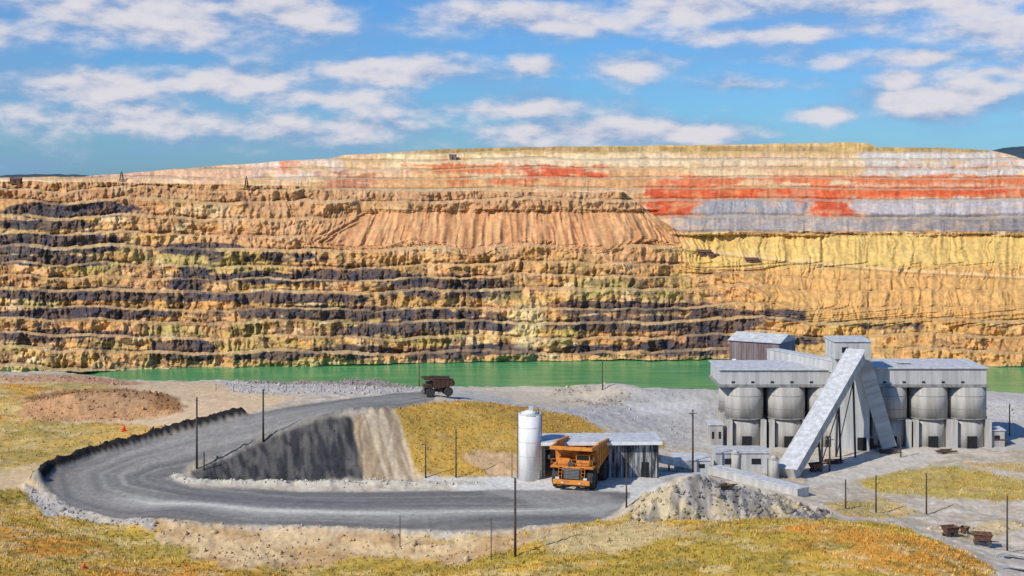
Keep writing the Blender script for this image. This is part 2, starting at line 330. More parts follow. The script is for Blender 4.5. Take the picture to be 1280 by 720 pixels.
C=mixc(C,lin(174,156,132),sst(.4,.6,nB)*0.6); C=mixc(C,lin(212,203,188),sst(.5,.65,nD)*0.6)
rockn=np.full(GX.shape,0.2); grassm=np.zeros(GX.shape)
def lay(m,c,k=1.0,rock=None,grass=None):
    global C,rockn,grassm
    C=C*(1-(m*k)[...,None])+(c if isinstance(c,np.ndarray) and c.ndim==3 else np.asarray(c))*(m*k)[...,None]
    if rock is not None: rockn=rockn*(1-m)+rock*m
    grassm=grassm*(1-m*k)+ (grass or 0)*m*k
lf=poly([(-240,462),(0,470),(130,472),(260,478),(420,488),(300,522),(200,550),(100,575),(50,600),(40,620),(-240,640)],.8,1)
lay(lf,lin(212,184,148),1,.12)
lay(poly([(0,469),(120,470),(200,478),(160,482),(0,477)],.8,31),lin(176,122,88),.6,.3)
lay(poly([(-240,480),(0,478),(60,482),(30,510),(90,528),(180,530),(210,545),(120,568),(60,590),(-240,600)],1.6,2),G,.85*1,.1,.5)
lay(poly([(0,480),(100,478),(150,484),(110,490),(30,492)],1,3),G,.7,.1,.3)
lay(poly([(15,520),(40,498),(90,488),(160,486),(215,500),(235,515),(160,526),(60,527)],.9,4,blur=6),lin(198,152,108),1,.35)
lay(poly([(30,494),(90,486),(160,485),(235,508),(225,515),(160,492),(90,493),(40,502)],1.0,42,blur=3),lin(136,96,64),.75,.4)
lay(poly([(90,500),(150,490),(200,498),(170,512),(110,512)],1.2,41,blur=8),lin(166,134,102),.6,.4)
lay(poly([(-240,560),(0,590),(60,575),(40,610),(0,612),(-240,640)],1,5),lin(206,180,140),.8,.1)
lay(poly([(270,474),(520,474),(640,482),(640,492),(520,497),(300,492)],.8,6),lin(190,182,172),1,.3)
lay(poly([(290,473),(500,473),(560,484),(500,485),(320,480)],.8,61),lin(146,134,124),.8,.5)
bf=poly([(545,483),(700,480),(900,484),(1280,488),(1540,490),(1540,575),(1280,562),(860,560),(760,535),(690,520),(640,506),(560,500)],.8,7)
lay(bf,lin(188,182,173),1,.15)
lay(poly([(560,486),(700,482),(760,500),(700,512),(640,500)],1,71),lin(204,188,162),.8,.1)
lay(poly([(680,500),(700,486),(750,480),(790,488),(800,500),(750,508)],1,74,blur=6),lin(174,162,148),.8,.5)
lay(poly([(640,505),(700,510),(870,488),(900,515),(860,560),(780,530)],1.4,72,blur=8),lin(180,177,172),.8,.25)
lay(poly([(780,505),(860,500),(880,512),(800,520)],1.4,75,blur=8),lin(208,205,199),.7,.2)
lay(poly([(640,494),(760,484),(790,486),(700,500),(640,506)],.5,76,blur=4),lin(210,194,168),.8,.05)
lay(poly([(1100,500),(1280,500),(1280,525),(1150,520)],1,73),lin(200,194,186),.8,.3)
gs=poly([(488,506),(560,502),(650,508),(720,520),(760,542),(830,552),(830,560),(690,560),(650,565),(652,598),(525,599),(505,550)],.35,8)
lay(gs,mixc(G,lin(192,154,78),np.full(GX.shape,.6)),1,.08,.9)
lay(poly([(572,572),(600,564),(650,568),(652,597),(620,597)],.5,9),lin(200,168,130),.9,.25)
lay(poly([(525,596),(700,594),(830,596),(830,615),(700,618),(600,616)],.3,10),lin(208,205,198),1,.08)
fg=poly([(-240,640),(20,612),(60,635),(190,660),(300,668),(500,672),(640,668),(700,655),(760,650),(1030,644),(1130,660),(1250,716),(1300,960),(-240,960)],.9,11)
lay(fg,G,1,.12,1)
lay(poly([(165,648),(300,658),(500,664),(640,668),(700,655),(680,672),(640,690),(560,706),(460,694),(380,712),(290,712),(240,690),(200,680)],1.3,12,blur=5),mixc(np.broadcast_to(lin(212,184,142),C.shape).copy(),lin(190,156,114),sst(.4,.6,nB)),.95,.3)
lay(poly([(650,672),(780,650),(830,650),(860,668),(780,690),(690,690)],1.5,13,blur=8),lin(202,182,140),.7,.25,.2)
lay(poly([(25,606),(60,622),(190,648),(185,664),(110,650),(50,640)],.6,14),lin(182,175,166),1,.5)
lay(poly([(1060,600),(1120,588),(1190,582),(1290,600),(1540,610),(1540,632),(1280,628),(1180,622),(1100,616)],.9,15),mixc(G,lin(172,158,72),np.full(GX.shape,.5)),.9,.1,.8)
lay(poly([(1200,580),(1300,578),(1540,585),(1540,598),(1280,594)],.8,16),G,.7,.1,.6)
lay(poly([(1030,630),(1100,622),(1150,640),(1110,648),(1050,645)],.8,17),G,.7,.2,.6)
lay(poly([(1160,660),(1280,650),(1280,660),(1200,675)],.8,18),G,.5,.3,.4)
lay(poly([(1000,575),(1160,560),(1210,563),(1080,600),(1010,610)],.5,19),lin(204,196,184),.8,.1)
road=poly([(540,490),(470,495),(400,502),(300,522),(200,547),(110,572),(62,590),(50,606),(80,630),(190,650),(300,657),(500,663),(640,662),(740,652),(775,636),(790,615),(640,613),(600,613),(350,613),(240,609),(214,598),(240,582),(330,548),(410,521),(480,512),(545,500)],.25,20)
rd_,rs_,rg_=pline([(540,496),(440,507),(350,525),(250,548),(170,570),(118,592),(125,612),(200,628),(330,637),(500,640),(640,638),(770,632)])
rr_=rd_*rg_
trk=fbm(rr_*.55,rs_*0.02,331,3)
RC=mixc(np.broadcast_to(lin(129,126,122),C.shape).copy(),lin(148,144,138),sst(.35,.65,trk)); RC=mixc(RC,lin(106,104,102),sst(.5,.66,fbm(rr_*0.4+9,rs_*0.012,332,3))*0.6)
for o_,k_ in ((-3.4,.35),(-1.0,.4),(1.6,.35),(3.8,.3)): RC=mixc(RC,lin(178,173,164),np.exp(-((rr_-o_-(fbm(rs_*.03,rs_*0,333)-.5)*1.5)/0.35)**2)*k_*sst(.35,.6,fbm(rr_*.2,rs_*.05,334)))
RC=mixc(RC,lin(206,202,190),np.exp(-((rr_-0.3)/1.1)**2)*sst(58,76,rs_)*(1-sst(122,134,rs_))*(.5+.4*sst(.35,.6,fbm(rr_*.9,rs_*.04,335))))
lay(road,RC,1,.02)
lay(poly([(600,612),(700,612),(770,618),(760,645),(700,640),(640,622)],.8,21,blur=8),lin(162,159,153),.6,.05)
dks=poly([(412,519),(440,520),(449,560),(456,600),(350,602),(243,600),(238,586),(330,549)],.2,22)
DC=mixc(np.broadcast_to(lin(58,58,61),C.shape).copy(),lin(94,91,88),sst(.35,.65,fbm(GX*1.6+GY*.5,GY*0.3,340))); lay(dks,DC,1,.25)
rut=poly([(440,519),(486,508),(505,550),(526,600),(456,601)],.2,23)
lay(rut,mixc(np.broadcast_to(lin(206,186,156),C.shape).copy(),lin(168,146,118),sst(.4,.6,fbm((GX+GY*.3)*1.3,GY*0.1,341))),1,.1)
bd,_,_=pline([(300,521),(200,546),(110,571),(60,589),(46,604)]); b1=np.exp(-(bd/0.9)**2)*(0.8+.4*nC)
bd2,_,_=pline([(46,606),(78,632),(190,652),(300,660),(500,666),(640,666),(720,656)]); b2=np.exp(-(bd2/0.8)**2)*(nC)
bd3,_,_=pline([(222,596),(240,603),(350,606),(600,605)]); b3=np.exp(-(bd3/1.0)**2)*(0.3+nC)
bd4,_,_=pline([(240,582),(330,547),(410,520),(480,511)]); b4=np.exp(-(bd4/0.6)**2)*(0.3+nC)
lay(sst(.2,.5,b1),lin(46,44,44),1,.3); lay(sst(.2,.5,b2),lin(192,180,158),.7,.3); lay(sst(.2,.5,b3),lin(198,190,172),.95,.35); lay(sst(.25,.6,b4),lin(140,134,124),.8,.4)
gmn=poly([(785,650),(798,622),(840,602),(870,597),(905,600),(960,615),(1040,640),(1030,650),(900,652)],.6,24)
lay(gmn,mixc(mixc(np.broadcast_to(lin(166,158,148),C.shape).copy(),lin(198,180,144),sst(.42,.6,nB)),lin(112,107,100),sst(.48,.62,fbm(GX*.8,GY*.3,342))*.7),1,.5)
C=C*(0.84+0.32*nC)[...,None]*(0.92+0.16*fbm(GX*3,GY*1.2,350,3))[...,None]*0.92
H=H+b1*1.4+b2*.35+b3*.45+b4*.4
H=H+(nC-.5)*(.04+1.0*rockn)+(fbm(GX*.3,GY*.3,360)-.5)*(.2+2.2*rockn)*(1-road)
gl=np.abs(vn(GX*1.1+nB*2,GY*0.12,361)-.5)*2
H=H-(1-gl)*np.clip(dks*.5+gmn*.8+rut*.35,0,1)*.55
H=H+grassm*(vn(GX*2.2,GY*2.2,362)*.15)
ground=grid_obj("ground",np.stack([GX,GY,H],-1),C,M_gr)
def gz(x,y):
    r=int(np.argmin(abs(gy-y))); c=int(np.argmin(abs(gc-(640+x/y*F)))); return float(H[r,c])
def gp(px,py):
    p=hit(px,py); return Vector((p[0],p[1],gz(p[0],p[1])))
def soup(name,verts,faces,cols_,m):
    me=bpy.data.meshes.new(name); nv=len(verts); nf_=len(faces); k_=faces.shape[1]
    me.vertices.add(nv); me.vertices.foreach_set("co",verts.reshape(-1).astype(np.float32))
    me.loops.add(nf_*k_); me.loops.foreach_set("vertex_index",faces.reshape(-1).astype(np.int32))
    me.polygons.add(nf_); me.polygons.foreach_set("loop_start",(np.arange(nf_)*k_).astype(np.int32)); me.update(calc_edges=True)
    at=me.color_attributes.new("Col",'FLOAT_COLOR','POINT'); at.data.foreach_set("color",np.concatenate([cols_,np.ones((nv,1))],-1).reshape(-1).astype(np.float32))
    me.materials.append(m); o=bpy.data.objects.new(name,me); S.collection.objects.link(o)
vis=(GY<268)&(GY>125)&(np.abs(GX/GY)<0.42)
def pick(wgt,n):
    p=(wgt*vis*(GY**2)).reshape(-1); p=p/p.sum(); return rng.choice(p.size,n,p=p)
bm=bmesh.new(); bmesh.ops.create_icosphere(bm,subdivisions=1,radius=1); bm.verts.index_update()
iv=np.array([v.co[:] for v in bm.verts]); ifc=np.array([[v.index for v in f.verts] for f in bm.faces]); bm.free()
idx=pick(np.clip(rockn-.22,0,1)**1.1*(1-road)*(1-dks*.8),6500)
n=len(idx); cx=GX.reshape(-1)[idx]+rng.normal(0,.15,n); cy=GY.reshape(-1)[idx]+rng.normal(0,.2,n); cz=H.reshape(-1)[idx]
sz=rng.lognormal(-2.25,.5,n).clip(.05,.45)
v=iv[None]*(1+rng.uniform(-.3,.3,(n,len(iv),1)))*sz[:,None,None]*rng.uniform(.6,1.3,(n,1,3)); v=v+np.stack([cx,cy,cz+sz*.2],-1)[:,None]
f=ifc[None]+(np.arange(n)*len(iv))[:,None,None]
cl=C.reshape(-1,3)[idx]*rng.uniform(.7,1.1,(n,1)); soup("scattered_rocks",v.reshape(-1,3),f.reshape(-1,3),np.repeat(cl,len(iv),0),M_gr)
idx=pick(np.clip(grassm,0,1),24000); n=len(idx); nbld=5
cx=np.repeat(GX.reshape(-1)[idx]+rng.normal(0,.2,n),nbld); cy=np.repeat(GY.reshape(-1)[idx]+rng.normal(0,.3,n),nbld); cz=np.repeat(H.reshape(-1)[idx],nbld)-.03
m_=n*nbld; an=rng.uniform(0,6.28,m_); hh=np.repeat(rng.uniform(.12,.34,n),nbld)*rng.uniform(.7,1.2,m_); wd=hh*.16+.02; le=rng.uniform(0,.5,m_)*hh; la=rng.uniform(0,6.28,m_)
ox=rng.normal(0,.09,m_);oy=rng.normal(0,.09,m_)
a_=np.stack([cx+ox+np.cos(an)*wd,cy+oy+np.sin(an)*wd,cz],-1);b_=np.stack([cx+ox-np.cos(an)*wd,cy+oy-np.sin(an)*wd,cz],-1);c_=np.stack([cx+ox+np.cos(la)*le,cy+oy+np.sin(la)*le,cz+hh],-1)
v=np.stack([a_,b_,c_],1).reshape(-1,3); f=np.arange(m_*3).reshape(-1,3)
cl=np.repeat(np.repeat(C.reshape(-1,3)[idx]*rng.uniform(.9,1.4,(n,1)),nbld,0),3,0); soup("dry_grass",v,f,cl,M_gr)
# ---------------------------------------------------------------- object helpers
def empty(name,loc,rot=0):
    e=bpy.data.objects.new(name,None); e.location=loc; e.rotation_euler=(0,0,rot); e.empty_display_size=.5; S.collection.objects.link(e); return e
def fin(bm,name,par,m,loc=(0,0,0),rot=(0,0,0),bev=0,smooth=False):
    me=bpy.data.meshes.new(name)
    if bev: bmesh.ops.bevel(bm,geom=[e for e in bm.edges],offset=bev,segments=1,affect='EDGES',clamp_overlap=True)
    bmesh.ops.recalc_face_normals(bm,faces=bm.faces); bm.to_mesh(me); bm.free(); me.materials.append(m)
    if smooth:
        for p in me.polygons: p.use_smooth=len(p.vertices)==4
    o=bpy.data.objects.new(name,me); S.collection.objects.link(o); o.location=loc; o.rotation_euler=rot
    if par: o.parent=par
    return o
def box(par,name,c,s,m,rot=(0,0,0),bev=0.02):
    bm=bmesh.new(); bmesh.ops.create_cube(bm,size=1); bmesh.ops.scale(bm,vec=s,verts=bm.verts); return fin(bm,name,par,m,c,rot,bev)
def cyl(par,name,c,r,h,m,r2=None,seg=24,rot=(0,0,0),smooth=True,bev=0):
    bm=bmesh.new(); bmesh.ops.create_cone(bm,cap_ends=True,segments=seg,radius1=r,radius2=r if r2 is None else r2,depth=h); return fin(bm,name,par,m,c,rot,bev,smooth)
def beam(par,name,a,b,w,h,m):
    a=Vector(a);b=Vector(b);d=b-a; o=box(par,name,(a+b)/2,(w,d.length,h),m)
    y=d.normalized(); x=y.cross(Vector((0,0,1))); 
    if x.length<1e-4: x=Vector((1,0,0))
    x.normalize(); z=x.cross(y); o.rotation_euler=Matrix((x,y,z)).transposed().to_euler(); return o
def rod(par,name,a,b,r,m,seg=8):
    a=Vector(a);b=Vector(b);d=b-a; o=cyl(par,name,(a+b)/2,r,d.length,m,seg=seg); o.rotation_euler=d.to_track_quat('Z','Y').to_euler(); return o
def prism(par,name,prof,x0,x1,m,bev=0.02,axis='x'):
    bm=bmesh.new(); A=[bm.verts.new((x0,p[0],p[1])) for p in prof]; B=[bm.verts.new((x1,p[0],p[1])) for p in prof]; n=len(prof)
    bm.faces.new(A); bm.faces.new(B[::-1])
    for i in range(n): bm.faces.new((A[i],B[i],B[(i+1)%n],A[(i+1)%n]))
    return fin(bm,name,par,m,bev=bev)
# ---------------------------------------------------------------- silos
D0=215.0; px2x=lambda px,d:(px-640)/F*d; py2z=lambda py,d:CH-(py-HZ)/F*d
gzs=-2.4
zt=py2z(485,D0); zm=py2z(524,D0)
def silo(cxp,yoff=0):
    d=D0+3.1; x=px2x(cxp,d); e=empty("concrete_silo",(x,d+yoff,0)); r=2.95
    cyl(e,"bin",(0,0,(zt+zm)/2),r,zt-zm,conc,seg=40)
    for i in range(2): cyl(e,f"band_{i}",(0,0,zm+1.4+i*2.0),r+.02,.06,conc_d,seg=40)
    cyl(e,"rim",(0,0,zm-.1),r+.1,.22,conc_d,seg=40)
    cyl(e,"lower_drum",(0,0,(gzs+.2+zm-.22)/2),r-.25,zm-.22-gzs-.2,conc,seg=32)
    for sx in(-1,1):
        for sy in(-1,1): box(e,f"pier_{sx}_{sy}",(sx*(r-.35),sy*(r-.7),(gzs+zm-.2)/2-.2),(.8,1.15,zm-.2-gzs+.4),conc)
    box(e,"draw_off_door",(0,-r+.22,gzs+1.15),(1.5,.14,2.0),dark)
    box(e,"footing",(0,0,gzs-.1),(2*r+.3,2*r+.3,.5),conc_d)
for c in (930,982,1033,1109,1160,1208):
    silo(c); silo(c,6.4)
def gallery(x0p,x1p,yt_,yb_):
    d=D0+1; x0=px2x(x0p,d);x1=px2x(x1p,d); z1=py2z(yt_,d);z0=zt+.02
    e=empty("silo_roof_gallery",((x0+x1)/2,d+5.0,0)); L=x1-x0
    box(e,"deck",(0,0,z0+.2),(L+.4,11.0,.4),conc_d)
    box(e,"wall_sheets",(0,0,(z0+.4+z1-.2)/2),(L,10.4,z1-.2-z0-.4),conc_l)
    box(e,"roof",(0,0,z1-.09),(L+.5,11,.18),roofm)
    for i in range(int(L/3)): box(e,f"vent_{i}",(-L/2+2+i*3,-5.22,z0+.75),(.5,.06,.3),dark)
gallery(900,1046,461,484); gallery(1089,1233,459,484)
e=empty("roof_cabin",(px2x(1133,218),220,0)); zz=py2z(461,218)
box(e,"walls",(0,0,zz-.3),(1.6,1.6,2.0),slatew); box(e,"roof",(0,0,zz+.78),(1.9,1.9,.12),roofm)
# central tower
e=empty("conveyor_tower",(px2x(1065,213),216,0)); zt2=py2z(427,213)
box(e,"shaft",(0,0,(gzs+zt2)/2-1),(5.3,6,zt2-gzs-2),conc_l)
box(e,"head_house",(0,-.2,zt2-1.3),(5.5,6.6,2.6),conc_l)
box(e,"roof",(0,-.2,zt2+.12),(5.9,7.0,.22),roofm)
box(e,"window_1",(-1.2,-3.54,zt2-1.2),(.9,.06,.8),dark); box(e,"door",(1.5,-3.03,gzs+1.2),(1.4,.08,2.4),dark)
e=empty("conveyor_gallery",(0,0,0))
pa=Vector((px2x(983,192),192,-1.2)); pb=Vector((px2x(1070,211.5),211.5,py2z(440,211.5)-.4))
beam(e,"enclosure",pa,pb,2.6,2.1,conc_l)
up_=Vector((0,0,1)); ax=(pb-pa).normalized(); nrm=Vector((1,0,0)).cross(ax).normalized(); 
if nrm.z<0: nrm=-nrm
beam(e,"roof_sheet",pa+nrm*1.12,pb+nrm*1.12,2.85,.1,roofm)
for i in range(14):
    t=(i+.5)/14; p=pa.lerp(pb,t)+nrm*1.19; beam(e,f"roof_seam_{i}",p-ax*.04,p+ax*.04,2.87,.05,galv)
for i,t in enumerate((.33,.62,.84)):
    p=pa.lerp(pb,t)
    for sx in(-1.1,1.1): rod(e,f"trestle_{i}_{sx}",(p.x+sx*1.3,p.y,gzs),(p.x+sx,p.y,p.z-1.0),.16,steel)
    rod(e,f"brace_{i}",(p.x-1.4,p.y,gzs+.3),(p.x+1.1,p.y,p.z-1.4),.08,steel)
e=empty("transfer_conveyor",(0,0,0))
a=Vector((px2x(965,233),233,py2z(443,233)));b=Vector((px2x(1050,214.5),214.5,py2z(459,214.5)))
beam(e,"enclosure",a,b,2.0,1.7,conc_l); beam(e,"roof_sheet",a+Vector((0,0,.95)),b+Vector((0,0,.95)),2.2,.12,roofm)
e=empty("sloping_buttress",(0,0,0))
beam(e,"buttress",(px2x(1080,212.3),212.6,py2z(450,212.3)),(px2x(1112,212.3),212.6,py2z(560,212.3)),.8,2.2,conc_l)
# crusher building behind
e=empty("crusher_building",(px2x(953,242),242,0),math.radians(-32)); zb=py2z(428,238)
W_,L_=9.0,7.5
box(e,"walls_front",(0,0,(gzs+zb)/2),(W_,L_,zb-gzs),rustw)
box(e,"wall_side_sheet",(W_/2+.03,0,(gzs+zb)/2),(.06,L_-.1,zb-gzs-.1),slatew)
bm=bmesh.new(); vs=[bm.verts.new(p) for p in[(-W_/2-.3,-L_/2-.3,zb),(W_/2+.3,-L_/2-.3,zb),(W_/2+.3,L_/2+.3,zb),(-W_/2-.3,L_/2+.3,zb),(-W_/2-.3,0,zb+1.2),(W_/2+.3,0,zb+1.2)]]
for q in[(0,1,5,4),(3,4,5,2),(0,4,3),(1,2,5),(0,3,2,1)]: bm.faces.new([vs[i] for i in q])
fin(bm,"gable_roof",e,roofm)
for i in range(6): box(e,f"window_{i}",(-3.6+i*1.45,-L_/2-.03,py2z(456,238)),(.75,.07,1.3),rust if i%2 else white)
for i in range(4): box(e,f"side_window_{i}",(W_/2+.08,-2.6+i*1.7,py2z(456,238)),(.07,.8,1.3),dark)
def shedlet(name,x0p,x1p,ytp_,ybp,z,dep,wm_,rm_,win=2):
    d=(CH-z)*F/(ybp-HZ); x0=px2x(x0p,d);x1=px2x(x1p,d);h=py2z(ytp_,d)-z
    e=empty(name,((x0+x1)/2,d+dep/2,z)); L=x1-x0
    box(e,"walls",(0,0,h/2-.3),(L,dep,h+.4),wm_); box(e,"roof",(0,0,h+.1-.03),(L+.3,dep+.3,.14),rm_,rot=(.04,0,0))
    for i in range(win): box(e,f"window_{i}",(-L/2+(i+.5)*L/max(win,1),-dep/2-.02,h*.55),(L/win*.35,.06,h*.3),dark)
    return e
shedlet("pump_house",887,904,531,560,-2,3.5,conc,roofm)
shedlet("control_hut",1237,1256,538,559,-2,3,conc,roofm,1)
shedlet("concrete_bunker",895,962,566,590,-1.5,4,conc_l,conc_l,2)
shedlet("equipment_shed",845,888,575,592,-1,4,galv,roofm,2)
shedlet("motor_house",1064,1092,547,560,-2,2.5,rust,roofm,2)
def tank(name,cxp,yt_,yb_,wpx,z,m=galv,cone=True):
    d=(CH-z)*F/(yb_-HZ); r=wpx/2/F*d; h=py2z(yt_,d)-z; e=empty(name,(px2x(cxp,d),d+r,z))
    cyl(e,"shell",(0,0,h/2-.2),r,h+.4,m,seg=32); cyl(e,"top_rim",(0,0,h-.05),r+.05,.12,m,seg=32)
    cyl(e,"lid",(0,0,h+.2),r,.4,m,r2=r*.3,seg=32); rod(e,"ladder",(-r-.1,-.1,0),(-r-.1,-.1,h),.05,steel)
    return e,h,r,d
tank("process_tank",968,574,598,13,-1.4,conc); tank("process_tank",920,567,590,11,-1.4,conc)
e=empty("ground_conveyor",(0,0,0))
a=Vector((px2x(893,192),192,-.6));b=Vector((px2x(1004,179.5),179.5,-.9))
beam(e,"cover",a,b,2.2,1.0,conc_l); beam(e,"cover_top",a+up_*.56,b+up_*.56,2.3,.1,roofm); beam(e,"base",a-Vector((0,0,.9)),b-Vector((0,0,.9)),2.6,.7,conc_d)
for i in range(9):
    p=a.lerp(b,(i+.5)/9); q=(b-a).normalized()*.05; beam(e,f"cover_seam_{i}",p-q,p+q,2.26,1.06,galv)
e=empty("feed_conveyor",(0,0,0))
a=Vector((px2x(822,190),190,1.4));b=Vector((px2x(892,194),194,-1.0)); beam(e,"cover",a,b,1.6,1.0,roofm)
for t in(.2,.5,.8):
    p=a.lerp(b,t); rod(e,f"leg_{t}",(p.x,p.y,-2),(p.x,p.y,p.z-.4),.12,steel)
e=empty("loading_slab",(px2x(855,184),185,gz(px2x(855,184),185)))
box(e,"slab",(0,0,.15),(6.5,5,.5),conc_l); box(e,"kerb",(0,-2.4,.55),(6.5,.25,.3),conc); box(e,"step",(-3.6,0,0),(.7,3,.4),conc)
# ---------------------------------------------------------------- white storage silo & shed
e,h,r,d=tank("white_storage_silo",662,519,601,28,0,white)
box(e,"vent_box",(.2,0,h+.6),(.6,.6,.7),galv); rod(e,"fill_pipe",(r+.12,-.3,0),(r+.12,-.3,h+.7),.07,galv)
for i in range(4): cyl(e,f"seam_{i}",(0,0,1.2+i*h/4.6),r+.015,.05,galv,seg=32)
for i in range(14): rod(e,f"rung_{i}",(-r-.1,-.35,.5+i*.55),(-r-.1,.15,.5+i*.55),.03,steel)
for sx in(-1,1): rod(e,f"handrail_{sx}",(sx*r*.8,-r*.5,h),(sx*r*.8,-r*.5,h+.9),.03,steel)
sx0,sx1=px2x(679,184),px2x(824,184); hh_=py2z(553,184)
e=empty("wash_bay_shed",((sx0+sx1)/2,184,0),math.radians(2.5)); L=sx1-sx0; dep=5.0
box(e,"back_wall",(0,dep,hh_/2-.2),(L,.15,hh_+.3),shedw)
box(e,"right_wall",(L/2-.08,dep/2,hh_/2-.2),(.15,dep-.17,hh_+.3),shedw)
box(e,"left_wall",(-L/2+.08,dep/2,hh_/2-.2),(.15,dep-.17,hh_+.3),shedw)
box(e,"front_wall",(L*.27,0,hh_/2-.1),(L*.44,.15,hh_-.25),shedw)
box(e,"front_lintel",(-L*.22,0.0,hh_-.5),(L*.54,.14,.8),shedw)
for i,x in enumerate((-L/2+.1,-L*.26,0.03*L)): box(e,f"post_{i}",(x,-.12,hh_/2-.3),(.25,.2,hh_+.2),steel)
for i in range(9): box(e,f"rib_{i}",(L*.06+i*L*.053,-.11,hh_/2-.2),(.09,.06,hh_-.4),steel)
box(e,"roof",(0,dep/2-.3,hh_+.14),(L+.7,dep+1.2,.22),roofm,rot=(math.radians(1.0),0,0))
box(e,"fascia",(0,-.95,hh_-.02),(L+.7,.08,.4),white)
box(e,"door",(L*.38,-.1,1.0),(1.0,.06,2.1),dark)
box(e,"partition",(0.03*L,dep/2,hh_/2-.2),(.15,dep-.3,hh_),dark); 
# ---------------------------------------------------------------- haul truck
def wheel(par,name,c,r,w,paint):
    bm=bmesh.new(); seg=28; prof=[(-w/2,r*.55),(-w/2,r*.86),(-w*.38,r*.98),(0,r),(w*.38,r*.98),(w/2,r*.86),(w/2,r*.55)]
    rings=[[bm.verts.new((p[0],p[1]*math.cos(t*2*math.pi/seg)*(1 if (t%2 or i not in(2,3,4)) else .975),p[1]*math.sin(t*2*math.pi/seg)*(1 if (t%2 or i not in(2,3,4)) else .975))) for t in range(seg)] for i,p in enumerate(prof)]
    for i in range(len(prof)-1):
        for t in range(seg): bm.faces.new((rings[i][t],rings[i+1][t],rings[i+1][(t+1)%seg],rings[i][(t+1)%seg]))
    fin(bm,name,par,tyre,c)
    cyl(par,name+"_rim",c,r*.56,w*.82,paint,seg=20,rot=(0,math.pi/2,0)); cyl(par,name+"_hub",c,r*.22,w*.98,steel,seg=12,rot=(0,math.pi/2,0))
def truck(loc,rot,sc,paint,name="haul_truck"):
    e=empty(name,loc,rot); e.scale=(sc,)*3
    for s in(-1,1):
        wheel(e,f"front_wheel_{s}",(s*2.45,-3.0,1.5),1.5,1.0,steel)
        wheel(e,f"rear_wheel_outer_{s}",(s*2.6,3.0,1.5),1.5,.95,steel); wheel(e,f"rear_wheel_inner_{s}",(s*1.5,3.0,1.5),1.5,.9,steel)
        box(e,f"frame_rail_{s}",(s*.8,0,1.75),(.4,9.4,.7),steel)
        box(e,f"fender_{s}",(s*2.4,-3.2,3.12),(1.3,3.2,.14),paint,bev=.04)
        box(e,f"headlamp_{s}",(s*1.95,-5.06,1.75),(.55,.1,.3),lamp); box(e,f"lamp_low_{s}",(s*1.2,-5.14,1.15),(.3,.08,.2),lamp)
        rod(e,f"hoist_{s}",(s*1.1,.4,1.6),(s*1.1,-.6,3.2),.16,steel)
        for k in range(2): rod(e,f"ladder_rail_{s}_{k}",(s*(1.35+.5*k),-5.2,.7),(s*(1.35+.5*k),-4.7,3.2),.035,paint)
        for k in range(6): rod(e,f"ladder_step_{s}_{k}",(s*1.35,-5.2+.1*k,.7+.45*k),(s*1.85,-5.2+.1*k,.7+.45*k),.03,paint)
    box(e,"rear_axle",(0,3,1.5),(2.4,.9,.9),steel,bev=.15); box(e,"front_axle",(0,-3,1.4),(4,.4,.5),steel)
    box(e,"bumper",(0,-4.95,1.2),(5.2,.35,.65),paint,bev=.06); box(e,"lower_guard",(0,-4.7,.8),(2.4,.3,.35),steel)
    box(e,"radiator_grille",(0,-4.75,2.35),(2.3,.3,1.5),steel,bev=.03)
    for k in range(7): box(e,f"grille_bar_{k}",(0,-4.93,1.75+k*.2),(2.1,.06,.07),conc_d)
    box(e,"hood",(0,-4.0,3.0),(2.5,1.7,.5),paint,bev=.08); box(e,"engine",(0,-3.2,2.3),(2.0,2.6,1.4),steel)
    box(e,"deck",(0,-3.55,3.25),(6.0,2.6,.14),paint,bev=.03)
    box(e,"cab_lower",(1.45,-3.3,3.72),(1.9,1.9,.8),paint,bev=.06); box(e,"cab_glazing",(1.45,-3.3,4.45),(1.78,1.78,.7),glass,bev=.03); box(e,"cab_roof",(1.45,-3.3,4.86),(2.0,2.05,.14),paint,bev=.04)
    for sx in(-.93,.93):
        for sy in(-.93,.93): box(e,f"cab_pillar_{sx}_{sy}",(1.45+sx,-3.3+sy,4.45),(.11,.11,.72),paint)
    box(e,"electrical_cabinet",(-1.5,-3.1,3.8),(1.9,1.2,.95),paint,bev=.05); box(e,"air_cleaner",(-.1,-4.55,3.65),(.9,.6,.6),steel,bev=.08)
    for k in range(7): rod(e,f"rail_post_{k}",(-2.9+k*.97,-4.8,3.3),(-2.9+k*.97,-4.8,4.25),.028,paint)
    rod(e,"rail_top",(-2.9,-4.8,4.25),(2.9,-4.8,4.25),.032,paint); rod(e,"rail_mid",(-2.9,-4.8,3.8),(2.9,-4.8,3.8),.025,paint)
    for s in(-1,1): rod(e,f"mirror_arm_{s}",(s*2.9,-4.8,4.2),(s*3.15,-4.9,4.6),.03,steel); box(e,f"mirror_{s}",(s*3.15,-4.92,4.5),(.3,.06,.6),steel)
    prism(e,"body_floor",[(4.9,3.9),(4.9,3.65),(-1.6,2.6),(-2.0,3.3),(-2.3,5.1),(-2.05,5.2),(-1.7,3.5),(-1.4,2.95)],-2.75,2.75,paint)
    for s in(-1,1):
        prism(e,f"body_side_{s}",[(4.9,3.5),(-1.6,2.5),(-2.35,5.2),(-5.0,5.75),(-5.0,6.05),(-2.0,6.0),(4.4,5.6),(5.1,4.4)],s*2.78,s*3.0,paint)
        for k in range(5): box(e,f"body_rib_{s}_{k}",(s*3.06,-1.2+k*1.35,4.2+k*.12),(.14,.22,2.5-.1*k),paint)
        box(e,f"top_rail_{s}",(s*2.98,1.2,5.85),(.35,6.6,.25),paint,rot=(-.06,0,0))
    prism(e,"canopy",[(-2.0,5.15),(-5.05,5.65),(-5.05,5.95),(-1.9,5.4)],-2.77,2.77,paint)
